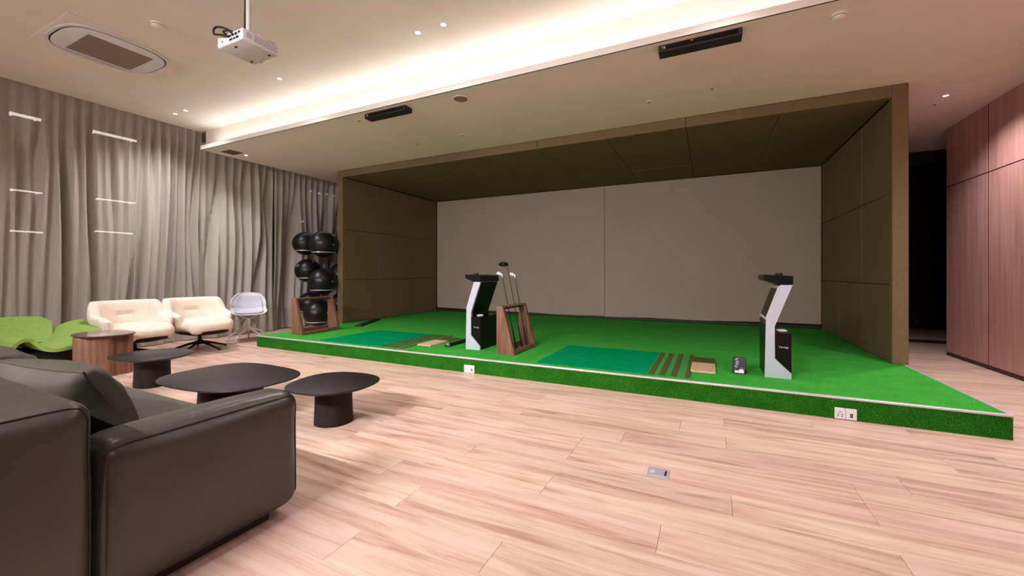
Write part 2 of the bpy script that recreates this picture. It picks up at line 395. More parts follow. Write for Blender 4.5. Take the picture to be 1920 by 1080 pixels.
SB('edge_strip', -6.455, -6.435, 4.062, 5.70, 0.150, 0.1755, 'alu', ch=0.002)

# hitting mats (inlaid)
def mat_set(x0, which):
    e = empty('hitting_mat', (x0, 4.15, ZS), label='teal golf hitting mat with striped strip %s' % which, cat='mat', group='hitting mats on the turf stage')
    w = 1.19
    B('tee_mat', 0, 1.17, 0, w, 0, 0.004, 'teal', e)
    xs = [1.17, 1.235, 1.30, 1.37, 1.435, 1.505, 1.555]
    names = ['brown', 'green', 'brown', 'green', 'brown', 'green']
    B('strip_base', 1.17, 1.57, 0, w, 0, 0.003, 'fairway', e)
    for a, b in [(1.185, 1.235), (1.285, 1.335), (1.39, 1.44), (1.515, 1.56)]:
        B('strip', a, b, 0.0, w, 0.003, 0.008, 'rough', e)
    return e
mat_set(-5.17, 'beside the left kiosk'); mat_set(-1.725, 'in the middle of the stage')
def tee_tray(x0, which):
    e = empty('tee_tray', (x0, 4.44, ZS), label='small slatted pale wooden tee tray %s' % which, cat='tray', group='wooden tee trays on the turf')
    B('tray_base', 0, 0.225, 0, 0.42, 0, 0.012, 'tray', e, ch=.002)
    for k in range(15):
        B('slat', 0.003 + k * 0.0148, 0.0143 + k * 0.0148, 0.004, 0.416, 0.012, 0.020, 'tray', e, ch=.001)
    B('brush_mat', 0, 0.225, 0.425, 0.76, 0, 0.010, 'rough', e)
tee_tray(-3.60, 'beside the left kiosk'); tee_tray(-0.172, 'beside the right mat')

# ================================================================== BOOTH
bo = empty('simulator_booth', (-2.375, 5.77, ZS), label='large open-fronted golf simulator booth padded in brown felt', cat='booth')
OX, OY, OZ = 2.375, -5.77, -ZS
def BB(name, x0, x1, y0, y1, z0, z1, mat, ch=0.0, parent=bo):
    return B(name, x0 + OX, x1 + OX, y0 + OY, y1 + OY, z0 + OZ, z1 + OZ, mat, parent, ch)
XL, XR, ZI, ZT = -6.525, 1.78, 3.065, 3.196
YF, YBk = 5.77, 8.86
BB('side_post', -6.665, XL, YF, YF + 0.09, ZS, ZT, 'booth', .006)
BB('side_post', XR, 1.918, YF, YF + 0.09, ZS, ZT, 'booth', .006)
for xa, xb in [(XL, -2.374), (-2.37, -0.281), (-0.277, XR)]:
    BB('header', xa, xb, YF, YF + 0.09, ZI, ZT, 'booth', .005)
BB('side_frame', -6.665, -6.60, YF + .09, YBk, ZS, ZT, 'booth_seam')
BB('side_frame', 1.853, 1.918, YF + .09, YBk, ZS, ZT, 'booth_seam')
BB('roof_frame', -6.60, 1.853, YF + .09, YBk, 3.14, ZT, 'booth_seam')
BB('back_frame', -6.66, 1.918, 8.99, 9.05, ZS, ZT, 'booth_seam')
ys = [YF + .003, 6.765, 7.81, YBk]; zs = [ZS + .004, 1.032, 2.036, ZI]
zsh = [[0, .012, .0], [.01, 0, .0], [0, 0, 0]]
for i in range(3):
    for j in range(3):
        lo = zs[j] + .002; 
        for sgn in (-1, 1):
            off = random.uniform(0, .008)
            if sgn < 0: BB('panel', -6.60, XL - off, ys[i] + .0025, ys[i + 1] - .0025, lo, zs[j + 1] - .003, 'booth', .007)
            else: BB('panel', XR + off, 1.853, ys[i] + .0025, ys[i + 1] - .0025, lo, zs[j + 1] - .003, 'booth', .007)
xs = [XL, -5.50, -4.465, -3.42, -2.375, -1.325, -0.28, 0.765, XR]
for i in range(3):
    for j in range(8):
        off = random.uniform(0, .010)
        BB('panel', xs[j] + .0025, xs[j + 1] - .0025, (ys[i] if i else YF + .09) + .0025, ys[i + 1] - .0025, ZI + off, 3.14, 'booth', .006)

# impact screen: two canvas halves with slight waviness
sc = empty('impact_screen', (-2.375, 8.9, ZS), label='wide beige canvas impact screen at the back of the booth', cat='screen')
def canvas(x0, x1, seed):
    bm = bmesh.new(); nx, nz = 60, 40; g = []
    for i in range(nx + 1):
        col = []
        for j in range(nz + 1):
            x = x0 + (x1 - x0) * i / nx; z0_ = 0.225 + .035 * (abs(x + 2.4) / 4.2) ** 2 + 0.006 * math.sin(x * 3 + seed); z = z0_ + (ZI - 0.004 - z0_) * j / nz
            low = math.exp(-(z - .2) * 2.2)
            y = 8.872 + 0.018 * low * noise.noise(Vector((x * 1.3, z * 5, seed))) + .004 * noise.noise(Vector((x, z, 4)))
            col.append(bm.verts.new((x + 2.375, y - 8.9, z - ZS)))
        g.append(col)
    for i in range(nx):
        for j in range(nz): bm.faces.new((g[i][j], g[i + 1][j], g[i + 1][j + 1], g[i][j + 1]))
    bmesh.ops.solidify(bm, geom=bm.faces[:], thickness=0.003)
    return fin('canvas', bm, 'canvas', sc, True)
canvas(XL + .004, -2.063, 1); canvas(-2.060, XR - .004, 5)
bm = bmesh.new()
tube(bm, [(-2.061 + 2.375, -0.034, z) for z in (0.06, 1.0, 2.0, ZI - ZS - .01)], 0.0035, 6); fin('seam_cord', bm, 'booth_seam', sc)
bm = bmesh.new(); box(bm, XL + .01 + 2.375, XR - .01 + 2.375, -.01, .012, .004, .05, .004); fin('bottom_batten', bm, 'dark_plinth', sc)

# ================================================================== KIOSKS
def kiosk(x, y, label):
    e = empty('simulator_kiosk', (x, y, ZS), label=label, cat='kiosk', group='golf simulator kiosks')
    prof = [(0, 0), (.212, 0), (.212, .052), (.080, .184), (.078, .485), (.222, .876), (.125, .876), (.010, .532)]
    bm = bmesh.new(); prism(bm, prof, 'y', 0.0, 0.03); bmesh.ops.bevel(bm, geom=bm.edges[:], offset=.002, segments=1, affect='EDGES'); fin('side_panel', bm, 'white_lacquer', e)
    core = [(.004, .002), (.208, .002), (.208, .054), (.076, .184), (.074, .487), (.216, .872), (.129, .872), (.014, .531), (.004, .50)]
    bm = bmesh.new(); prism(bm, core, 'y', 0.0305, 0.48); fin('body', bm, 'black', e)
    bm = bmesh.new(); prism(bm, [(.0815, .185), (.2135, .056), (.2135, .425), (.0805, .425)], 'y', 0.012, 0.478); bmesh.ops.bevel(bm, geom=bm.edges[:], offset=.002, segments=1, affect='EDGES')
    fb = fin('rear_box', bm, 'black', e)
    text_obj('lettering', 'Torvogi', 0.024, (0.150, 0.0105, 0.292), (PI / 2, 0, 0), 'ink', fb)
    # inclined display on the -x side
    d = Vector((.115, 0, .344)).normalized(); n = Vector((-d.z, 0, d.x))
    def slab(a, b, y0, y1, h0, h1, nm, mt, par):
        bm = bmesh.new(); o0 = Vector((.010, 0, .532))
        P = [o0 + d * a + n * h0, o0 + d * b + n * h0, o0 + d * b + n * h1, o0 + d * a + n * h1]
        prism(bm, [(p.x, p.z) for p in P], 'y', y0, y1); return fin(nm, bm, mt, par)
    dp = slab(.010, .350, .012, .475, .0008, .008, 'display_frame', 'white', e)
    slab(.032, .320, .05, .45, .0082, .0102, 'display_glass', 'black', dp)
    hd = [(-.012, .925), (.118, .877), (.224, .877), (.224, .957), (.20, .960), (-.006, .972)]
    bm = bmesh.new(); prism(bm, hd, 'y', -0.004, 0.50); bmesh.ops.bevel(bm, geom=bm.edges[:], offset=.003, segments=1, affect='EDGES'); h = fin('head_unit', bm, 'black', e)
    bm = bmesh.new(); lathe(bm, [(.028, .962), (.032, .972), (.030, .984), (.018, .988)], 20, (.12, .06)); fin('dial', bm, 'black_matt', h, True)
    bm = bmesh.new(); lathe(bm, [(.015, .425), (.045, .430), (.046, .440), (.030, .447), (.01, .449)], 24, (.148, .12)); fin('tray_pad', bm, 'white', fb, True)
    return e
kiosk(0.47, 4.515, 'tall slim grey and black kiosk with display on the right half of the stage')
kiosk(-2.852, 4.495, 'tall slim grey and black kiosk standing beside the wooden club rack')

# ================================================================== CLUB RACKS
def rack(name_label, loc, rz, L):
    e = empty('club_rack', loc, rz, label=name_label, cat='club rack', group='wooden golf club racks on the stage')
    for y0 in (0.0, L - 0.05):
        bm = bmesh.new(); prism(bm, [(0, 0), (.245, 0), (.085, .585), (0, .585)], 'y', y0, y0 + .05)
        bmesh.ops.bevel(bm, geom=bm.edges[:], offset=.002, segments=1, affect='EDGES'); fin('side_board', bm, 'walnut', e)
    bm = bmesh.new()
    prism(bm, [(.196, .012), (.238, .012), (.228, .052), (.196, .052)], 'y', .0505, L - .0505); fin('front_rail', bm, 'walnut', e)
    B('rear_rail', 0.004, .022, .0505, L - .0505, .012, .075, 'walnut', e, ch=.002)
    B('bottom_shelf', .0225, .195, .0505, L - .0505, .012, .024, 'walnut', e)
    # top rail with notches
    bm = bmesh.new(); box(bm, .004, .022, .0505, L - .0505, .53, .583)
    box(bm, .022, .078, .0505, L - .0505, .565, .583)
    n = 7
    for k in range(n):
        yy = .07 + (L - .16) * k / (n - 1); box(bm, .078, .094, yy - .006, yy + .012, .567, .581)
    fin('notched_rail', bm, 'walnut', e)
    return e
rack('walnut golf club rack holding clubs, beside the left kiosk', (-2.34, 4.385, ZS), 0, 0.69)
rack('empty walnut golf club rack in front of the black exercise balls', (-6.07, 4.35, ZS), math.radians(5), 0.80)

def club(label, bottom, top, kind, nm='golf_club'):
    b, t = Vector(bottom), Vector(top); e = empty(nm, bottom, label=label, cat='golf club', group='golf clubs in the rack')
    d = t - b; L = d.length; dn = d.normalized()
    bm = bmesh.new(); tube(bm, [(0, 0, 0), dn * .02, dn * .27], [.009, .0125, .0095], 10); fin('grip', bm, 'black_matt', e, True)
    bm = bmesh.new(); tube(bm, [dn * .27, dn * L], [.0055, .0045], 8); fin('shaft', bm, 'black_metal', e, True)
    if kind == 'driver':
        bm = bmesh.new(); bmesh.ops.create_uvsphere(bm, u_segments=24, v_segments=14, radius=1)
        for v in bm.verts:
            c = v.co.copy(); c.z *= .036 if c.z > 0 else .022; c.x *= .066; c.y *= .056; c.x -= .052
            c.x *= 1.0 if c.x > -.04 else 1.05; v.co = c + d + Vector((0, 0, .008))
        fin('head', bm, 'black', e, True)
    else:
        bm = bmesh.new(); tube(bm, [d - dn * .03, d + dn * .01, d + Vector((-.02, 0, .02))], [.007, .008, .006], 8); fin('hosel', bm, 'steel', e, True)
        bm = bmesh.new(); prism(bm, [(0, .0), (-.01, .03), (-.045, .045), (-.075, .035), (-.078, .015), (-.03, -.006)], 'y', -.009, .009)
        for v in bm.verts: v.co += d
        bmesh.ops.bevel(bm, geom=bm.edges[:], offset=.003, segments=1, affect='EDGES'); fin('head', bm, 'steel', e, True)
    return e
zr = ZS + .0245
club('driver with a glossy black rounded head, tallest club in the rack', (-2.185, 4.80, zr), (-2.375, 4.75, 1.262), 'driver')
club('iron club with dark head, leftmost of the clubs in the rack', (-2.20, 4.66, zr), (-2.375, 4.60, 1.135), 'iron')
club('iron club with bright silver head, rightmost in the rack', (-2.175, 4.93, zr), (-2.33, 4.885, 1.125), 'iron')

# black tube, shade strip and packet on the turf
e = empty('ball_retriever', (-3.155, 4.50, ZS), label='short black tube with a silver end cap lying beside the left kiosk', cat='tube')
bm = bmesh.new(); tube(bm, [(0, .045, .026), (0, .30, .026), (0, .62, .026)], .024, 14); fin('barrel', bm, 'black_matt', e, True)
bm = bmesh.new(); tube(bm, [(0, -.005, .024), (0, .01, .024), (0, .044, .026)], [.016, .023, .023], 14); fin('end_cap', bm, 'steel', e, True)
bm = bmesh.new(); tube(bm, [(0, -.028, .024), (0, -.006, .024)], .014, 10); fin('tip', bm, 'black_matt', e, True)
o = B('shade_strip', 0, 0.12, 0, 1.15, 0, 0.03, 'black_matt', None, ch=.004); o.location = (-5.90, 5.50, ZS); o.rotation_euler = (0, 0, math.radians(27))  # dark strip standing in for a shaded gap at the wall foot
tag(o, 'flat black strip standing in for a shaded gap by the left padded wall', 'shade strip')
e = empty('glove_packet', (0.20, 4.56, ZS), math.radians(-6), label='small black packet with white print and a red mark beside the right kiosk', cat='packet')
def tilt(bm):
    bmesh.ops.rotate(bm, verts=bm.verts, cent=(0, 0, 0), matrix=Matrix.Rotation(math.radians(-38), 3, 'X')); return bm
bm = bmesh.new(); box(bm, 0, .115, 0, .03, .001, .185, .004); fin('packet', tilt(bm), 'black', e).location.z = 0.0
def mark(nm, x0, x1, z0, z1, mt):
    bm = bmesh.new(); box(bm, x0, x1, -.0012, .0, z0, z1); fin(nm, tilt(bm), mt, e)
for k, (a, b) in enumerate([(.018, .048), (.022, .040), (.03, .055), (.026, .05), (.03, .058), (.018, .04), (.028, .05)]):
    mark('print_line', a, b, .070 + k * .0155, .0745 + k * .0155, 'ink')
mark('print_patch', .022, .100, .010, .034, 'ink'); mark('print_patch', .06, .098, .034, .05, 'ink'); mark('red_mark', .070, .090, .052, .070, 'red')

# ================================================================== SOCKETS, FLOOR BOX
def sockets(x0, w, label):
    e = empty('power_outlet', (x0, 4.0335, 0), label=label, cat='power outlet', group='outlets in the stage front')
    for k in range(2):
        p = B('face_plate', k * w + .001, (k + 1) * w - .001, -.010, 0, 0.004, .092, 'white', e, ch=.003)
        if k == 0:
            for (a, b) in [(-.012, .045), (.012, .043), (-.014, .030), (.012, .028)]:
                B('pin_hole', w / 2 + a - .0036, w / 2 + a + .0036, -.0108, -.0098, b - .0036, b + .0036, 'slot', p)
            B('earth_hole', w / 2 - .005, w / 2 + .005, -.0106, -.0098, .058, .063, 'slot', p)
        else:
            B('jack', w * 1.5 - .009, w * 1.5 + .009, -.0106, -.0098, .024, .054, 'slot', p)
            B('jack_slot', w * 1.5 - .005, w * 1.5 + .003, -.0110, -.0104, .036, .041, 'white', p)
    return e
sockets(0.892, 0.071, 'white double wall outlet in the turf stage front, right of the two')
sockets(-2.578, 0.071, 'white double wall outlet in the turf stage front below the left kiosk')
e = empty('floor_socket', (-0.266, 2.482, 0), label='brushed steel floor socket set flush in the wooden floor', cat='floor socket')
B('frame', -.060, .060, -.061, .061, .0002, .0035, 'steel', e, ch=.002)
B('lid', -.050, .050, -.044, .044, .0036, .0052, 'steel', e, ch=.001)
B('latch', .034, .044, -.03, .03, .0053, .0066, 'black_metal', e); B('lid_label', -.045, -.02, -.016, .016, .0053, .0057, 'white_lacquer', e)

# ================================================================== CEILING FITTINGS
def downlight(x, y, z, label=None, lit=True, w=SPOT_W, blend=1.0, ang=128, vis=True):
    e = empty('downlight', (x, y, z), label=label or 'small round recessed ceiling downlight', cat='downlight', group='recessed downlights')
    bm = bmesh.new()
    n = 20; ri = [bm.verts.new((math.cos(2 * PI * k / n) * r, math.sin(2 * PI * k / n) * r, zz)) for r, zz in ((.040, 0), (.039, -.004), (.027, -.006), (.024, -.001)) for k in range(n)]
    for a in range(3):
        for k in range(n): bm.faces.new((ri[a * n + k], ri[a * n + (k + 1) % n], ri[(a + 1) * n + (k + 1) % n], ri[(a + 1) * n + k]))
    fin('bezel', bm, 'white', e, True)
    bm = bmesh.new(); bmesh.ops.create_circle(bm, cap_ends=True, segments=20, radius=.0235)
    for v in bm.verts: v.co.z = -.0015
    fin('lens', bm, 'lamp', e)
    l = bpy.data.lights.new('beam', 'SPOT'); l.energy = w; l.color = WARM; l.spot_size = math.radians(ang); l.spot_blend = blend; l.shadow_soft_size = .03
    lo = bpy.data.objects.new('beam', l); link(lo, e); lo.location = (0, 0, -.012)
    return e
downlight(-2.33, 3.27, Zc, 'small lit ceiling downlight, right one of the middle pair', w=66)
downlight(-2.64, 3.27, Zc, 'small lit ceiling downlight, left one of the middle pair', w=66)
downlight(-4.81, 3.29, Zc, 'small lit ceiling downlight on its own right of the projector')
downlight(-7.00, 3.32, Zc, 'small lit ceiling downlight near the curtain, right one of the pair', w=128)
downlight(-7.29, 3.32, Zc, 'small lit ceiling downlight near the curtain, left one of the pair', w=128)
downlight(-7.20, 4.315, Zl, 'small lit downlight beside the dark ceiling vent', w=55)
downlight(2.44, 6.38, Zl, 'small lit downlight above the corridor beside the booth', w=165)
for x, y, w in [(-4.81, 0.4, .45), (-2.45, 0.4, .36), (0.1, 3.3, .95), (0.1, .5, .12), (2.35, 3.3, 1.8), (2.35, .6, .15)]:
    downlight(x, y, Zc, 'small ceiling downlight outside the picture, %s' % {(-4.81, .4): 'behind the camera above the sofa', (-2.45, .4): 'behind the camera above the sofa arm', (.1, 3.3): 'in line with the visible pair, above the floor socket', (.1, .5): 'right above the camera', (2.35, 3.3): 'in front of the walnut wall', (2.35, .6): 'near the walnut wall behind the camera'}[(x, y)], w=SPOT_W * w)

downlight(2.44, 4.60, Zl, 'downlight over the corridor just outside the right picture edge', w=120)
# unseen linear lamps, assumed and added behind the camera to light the booth
for k, (x, q_w) in enumerate(((-5.6, 0.7), (-2.4, 2.0), (0.8, 0.15))):
    e = empty('added_linear_lamp', (x, -1.9, 3.0), label='slim unseen pendant lamp added behind the camera to light the booth, %s' % ('nearest the curtains', 'middle one above the sofa back', 'nearest the walnut wall')[k], cat='lamp', group='added booth lamps behind the camera')
    B('housing', -1.1, 1.1, -.05, .05, 0, .06, 'white', e, ch=.004)
    B('diffuser', -1.08, 1.08, -.04, .04, -.004, -.0005, 'lamp', e)
    for q in (-.8, .8):
        bm = bmesh.new(); tube(bm, [(q, 0, .06), (q, 0, .58)], .003, 6); fin('suspension_wire', bm, 'steel', e)
    a = area_light('added_lamp_beam', (0, .02, -.02), (math.radians(60), 0, 0), 2.1, .05, LIN_W * q_w, (0.97, 0.97, 1.0)); a.parent = e; a.data.spread = math.radians(105)
# projector
e = empty('projector', (-3.47, 2.10, 3.0), label='white ceiling projector hanging from a pole with black cables', cat='projector')
bd = B('housing', -.17, .17, -.15, .15, 0, .092, 'white', e, ch=.012, seg=3)
B('vent_grille', .1702, .1722, -.06, .13, .02, .078, 'black_matt', bd)
gr = COL.objects[-1]
for k in range(18): pass
bm = bmesh.new()
for k in range(20): box(bm, .172, .1745, -.058 + k * .0095, -.0535 + k * .0095, .02, .078)
for k in range(4): box(bm, .172, .1748, -.06, .13, .024 + k * .016, .0275 + k * .016)
fin('grille_bars', bm, 'white', bd)
B('side_label', .1702, .171, -.12, -.075, .03, .07, 'white_lacquer', bd)
for (a, b, c, d_) in [(-.02, .02, .05, .07), (.03, .06, .05, .068), (.07, .10, .05, .07), (.0, .04, .02, .036), (.05, .075, .02, .036), (.085, .12, .02, .038), (.115, .14, .055, .072), (-.10, -.094, .03, .045)]:
    B('port', a, b, -.1525, -.1502, c, d_, 'slot', bd)
bm = bmesh.new(); lathe(bm, [(.04, 0), (.042, .01), (.036, .014)], 24)
bmesh.ops.rotate(bm, verts=bm.verts, cent=(0, 0, 0), matrix=Matrix.Rotation(-PI / 2, 3, 'X')); bmesh.ops.translate(bm, verts=bm.verts, vec=(-.08, .150, .05)); fin('lens_ring', bm, 'black', e, True)
for (x, y) in [(.12, .10), (-.12, .10), (.0, -.1)]:
    bm = bmesh.new(); lathe(bm, [(.010, -.006), (.012, -.001), (.012, 0)], 12, (x, y)); fin('foot', bm, 'slot', bd)
text_obj('lettering', 'EPSON', .022, (.05, .06, -.0006), (PI, 0, PI), 'greyblue', bd)
bm = bmesh.new(); tube(bm, [(0, 0, .10), (0, 0, .578)], .019, 16); fin('pole', bm, 'white', e, True)
bm = bmesh.new(); lathe(bm, [(.06, .565), (.06, .58), (.02, .5799)], 20); fin('ceiling_flange', bm, 'white', e, True)
B('mount_plate', -.06, .06, -.05, .05, .0925, .105, 'black_metal', e, ch=.002)
def cable(pts, r, nm='cable'):
    P = [Vector(p) for p in pts]; out = []
    for i in range(len(P) - 1):
        a, b, c, d_ = P[max(i - 1, 0)], P[i], P[i + 1], P[min(i + 2, len(P) - 1)]
        for s in range(8):
            t = s / 8; out.append(0.5 * ((2 * b) + (c - a) * t + (2 * a - 5 * b + 4 * c - d_) * t * t + (3 * b - a - 3 * c + d_) * t ** 3))
    out.append(P[-1]); bm = bmesh.new(); tube(bm, out, r, 8); return fin(nm, bm, 'black_matt', e, True)
cable([(-.026, -.01, .57), (-.028, -.012, .3), (-.027, -.02, .16), (-.05, -.05, .14), (-.12, -.13, .17), (-.16, -.17, .16), (-.15, -.185, .10), (-.06, -.18, .07), (-.02, -.165, .062), (0, -.153, .06)], .008)
cable([(-.026, .0, .15), (-.03, -.06, .125), (-.08, -.12, .11), (-.05, -.17, .10), (.03, -.17, .085), (.045, -.153, .06)], .007)
cable([(.0, -.02, .108), (.07, -.05, .108), (.12, .0, .10), (.14, .08, .099), (.145, .13, .098)], .008)
cable([(-.14, -.12, .098), (-.10, -.10, .11), (-.05, -.09, .11), (-.01, -.05, .115)], .014)

# air-conditioning cassette
e = empty('air_conditioner', (-5.845, 2.07, Zc), label='white rounded-square ceiling air conditioner with a central grille', cat='air conditioner')
def sq(r, p=3.6):
    return lambda a: 1.0 / ((abs(math.cos(a)) ** p + abs(math.sin(a)) ** p) ** (1 / p))
B('backing_plate', -.50, .50, -.475, .475, -.006, 0, 'paint', e, ch=.002)
def sqprof(prof, nm, mt, p=3.0, par=e, n=64):
    bm = bmesh.new(); lathe(bm, prof, n, shape=sq(1, p)); return fin(nm, bm, mt, par, True)
sqprof([(.435, -.0065), (.437, -.014), (.425, -.020)], 'air_outlet', 'slot')
bm = bmesh.new()
def ring(bm, r0, r1, z0, z1, p=3.0, n=64, a0=0, a1=2 * PI):
    s = sq(1, p); closed = a1 - a0 > 6.2; N = n if closed else n + 1; rr = []
    for k in range(N):
        a = a0 + (a1 - a0) * k / n; q = s(a)
        rr.append([bm.verts.new((math.cos(a) * r * q, math.sin(a) * r * q, z)) for r, z in ((r0, z0), (r0, z1), (r1, z1), (r1, z0))])
    for k in range(N if closed else N - 1):
        A, C = rr[k], rr[(k + 1) % N]
        for m in range(4): bm.faces.new((A[m], A[(m + 1) % 4], C[(m + 1) % 4], C[m]))
ring(bm, .424, .447, -.008, -.026); fin('outer_rim', bm, 'white', e, True)
sqprof([(.409, -.020), (.412, -.030), (.402, -.036)], 'cover', 'white')
gp = B('grille', -.265, .265, -.265, .265, -.042, -.035, 'walnut', e)
gp.data.materials.clear(); gp.data.materials.append(mottled('grille_taupe', rgb(158, 136, 124), rgb(150, 129, 117), 4, 0.7, bump=0))
bm = bmesh.new()
for k in range(44): box(bm, -.262, .262, -.262 + k * .012, -.2585 + k * .012, -.0445, -.042)
o = fin('grille_slats', bm, gp.data.materials[0], gp); o['kind'] = 'stuff'
for x in (-.088, .088): B('grille_bar', x - .006, x + .006, -.265, .265, -.046, -.042, gp.data.materials[0], gp)
B('seam_line', -.34, -.335, -.26, .26, -.0368, -.0355, 'slot', e); 
# ball-tracking sensor bars
for x0, nm, red in [(-3.98, 'black ceiling sensor bar above the left half of the stage', 0), (-.415, 'black ceiling sensor bar above the right half of the stage', 1)]:
    e = empty('ceiling_sensor', (x0, 3.87, Zl), label=nm, cat='sensor', group='black ceiling sensor bars')
    bm = bmesh.new(); prism(bm, [(0, 0), (0, -.052), (.006, -.060), (.125, -.060), (.131, -.054), (.131, 0)], 'x', 0, .66); fin('housing', bm, 'black_matt', e)
    B('lens_window', .03, .63, -.0015, .0, -.045, -.010, 'black', e)
    text_obj('lettering', 'TR', .03, (.045, -.002, -.028), (PI / 2, 0, 0), 'ink', e)
    if red: B('indicator', .268, .286, -.003, -.0005, -.020, -.008, 'red_led', e)

def disc(nm, x, y, z, prof, mt, label, cat, group=None, n=24):
    bm = bmesh.new(); lathe(bm, prof, n); o = fin(nm, bm, mt, None, True, (x, y, z)); return tag(o, label, cat, group)
e = empty('ceiling_speaker', (-2.62, 4.02, Zl), label='round flush ceiling speaker with a taupe grille', cat='speaker')
bm = bmesh.new(); lathe(bm, [(.088, 0), (.088, -.003), (.084, -.005)], 32); fin('rim', bm, 'white', e, True)
bm = bmesh.new(); lathe(bm, [(.082, -.0045), (.081, -.0065), (.05, -.008)], 32); fin('grille', bm, 'taupe', e, True)
for x, y, z, lb in [(0.92, 4.02, Zl, 'white round smoke detector on the lower ceiling near the bulkhead edge'), (-4.82, 2.05, Zc, 'white round smoke detector beside the air conditioner')]:
    e = empty('smoke_detector', (x, y, z), label=lb, cat='smoke detector', group='smoke detectors')
    bm = bmesh.new(); lathe(bm, [(.052, 0), (.052, -.012), (.048, -.016)], 24); fin('base', bm, 'paint', e, True)
    bm = bmesh.new(); lathe(bm, [(.044, -.016), (.044, -.020)], 24); fin('gap_ring', bm, 'slot', e)
    bm = bmesh.new(); lathe(bm, [(.046, -.020), (.044, -.036), (.032, -.044), (.01, -.045)], 24); fin('cover', bm, 'paint', e, True)
for x, y, lb in [(2.44, 6.64, 'tiny sprinkler head above the corridor'), (-.647, 5.06, 'tiny sprinkler head near the booth header, left of the pinhole'), (-4.128, 5.105, 'tiny sprinkler head right of the dark left sensor bar'),
                 (-3.287, 5.077, 'tiny sprinkler head below the round speaker'), (-4.21, 3.99, 'tiny sprinkler head touching the left sensor bar'), (-7.40, 5.30, 'tiny sprinkler head above the curtain')]:
    e = empty('sprinkler', (x, y, Zl), label=lb, cat='sprinkler', group='ceiling sprinklers')
    bm = bmesh.new(); lathe(bm, [(.030, 0), (.029, -.004), (.02, -.006)], 18); fin('rosette', bm, 'white', e, True)
    bm = bmesh.new(); lathe(bm, [(.007, -.006), (.007, -.018), (.012, -.019), (.012, -.021)], 12); fin('nozzle', bm, 'taupe', e, True)
disc('ceiling_hole', .024, 5.03, Zl, [(.012, 0), (.012, -.002)], 'slot', 'tiny dark round ceiling sensor above the booth', 'sensor', n=12)
e = empty('air_vent', (-7.24, 4.108, Zl), label='small dark rectangular air vent in the ceiling by the curtain', cat='vent')
B('frame', -.135, .135, -.11, .11, -.004, 0, 'taupe', e)
for k in range(9): B('louvre', -.125, .125, -.10 + k * .0225, -.085 + k * .0225, -.007, -.0035, MAT['booth'], e)

# ================================================================== CURTAINS
def curtain(y0, y1, ztop, label, seed, x0=-7.97, lam=0.125):
    bm = bmesh.new(); per = 10; n = int((y1 - y0) / lam * per); nz = 22; g = []
    for i in range(n + 1):
        y = y0 + (y1 - y0) * i / n; col = []
        for j in range(nz + 1):
            t = (j / nz) ** 0.8; z = 0.015 + (ztop - 0.015) * (1 - t)   # t: 0 top, 1 bottom
            yy = y + 0.05 * t * noise.noise(Vector((y * 1.7, t * 1.5, seed))) * 2
            ph = 2 * PI * (y / lam) + 1.6 * noise.noise(Vector((y * .9, seed, 0)))
            s = math.sin(ph); pinch = (abs(s) ** 2.2) * (1 if s > 0 else -0.35)
            soft = math.sin(ph + 0.9 * t * noise.noise(Vector((y * 1.1, t, seed + 7))))
            amp = 0.062 * (0.7 + 0.8 * noise.noise(Vector((y * 1.3, t * .7, seed + 3))))
            big = 0.125 * noise.noise(Vector((y * 3.0, t * 1.0, seed + 11))) + 0.05 * noise.noise(Vector((y * 6.3, t * 1.3, seed + 21)))
            a = max(0, 1 - t / 0.10)
            n1 = noise.noise(Vector((y * 2.7 + .25 * t, t * .55, seed + 31))); big = big * .75 - .15 * max(0, 1 - 4.2 * abs(n1)) ** 1.3
            x = x0 + a * .035 * pinch + (1 - a) * (amp * (1 - .62 * t) * soft + big * min(1, 2.2 * t) * 1.25)
            col.append(bm.verts.new((x, yy, z)))
        g.append(col)
    for i in range(n):
        for j in range(nz): bm.faces.new((g[i][j], g[i][j + 1], g[i + 1][j + 1], g[i + 1][j]))
    o = fin('curtain', bm, 'curtain', None, True); return tag(o, label, 'curtain', 'full-height sheer curtains')
curtain(-3.0, 1.35, 3.62, 'floor-length grey-beige sheer curtain beyond the left picture edge', 1)
curtain(1.33, 4.02, 3.62, 'floor-length grey-beige sheer curtain behind the armchairs under the high ceiling', 2)
curtain(4.00, 5.35, 3.45, 'floor-length grey-beige sheer curtain behind the white shell chair', 3, lam=.15)
curtain(5.33, 10.3, 3.45, 'floor-length grey-beige sheer curtain behind the black exercise balls', 4, lam=.14)
struct('trim_8', -7.98, -7.90, -3.1, 10.3, 3.62, 3.64, 'white')
# tube lights of the building opposite, seen through the sheer curtain
fc = empty('opposite_building', (-13.1, 4, -1.0), label='dark building outside with lamp tubes glowing through the sheer curtain', cat='building')
B('wall', -.4, -.1, -8, 12, 0, 8.0, 'night_wall', fc)
for zz in (0.6, 2.5, 4.1, 6.2): B('ledge', -.1, -.06, -8, 12, zz, zz + .12, 'night_wall', fc)
for (ya, yb, z) in [(3.03, 3.47, 4.48), (3.04, 3.49, 2.90), (3.04, 3.50, 2.045), (4.30, 5.10, 4.50), (4.36, 5.08, 2.93), (4.34, 5.03, 2.16)]:
    bm = bmesh.new(); tube(bm, [(.08, ya - 4, z + 1), (.08, (ya + yb) / 2 - 4, z + 1), (.08, yb - 4, z + 1)], .032 if z > 4 else .016, 8)
    box(bm, -.1, .06, ya - 4 + .04, ya - 4 + .06, z + .99, z + 1.01); box(bm, -.1, .06, yb - 4 - .06, yb - 4 - .04, z + .99, z + 1.01)
    fin('tube_lamp', bm, 'tube', fc)
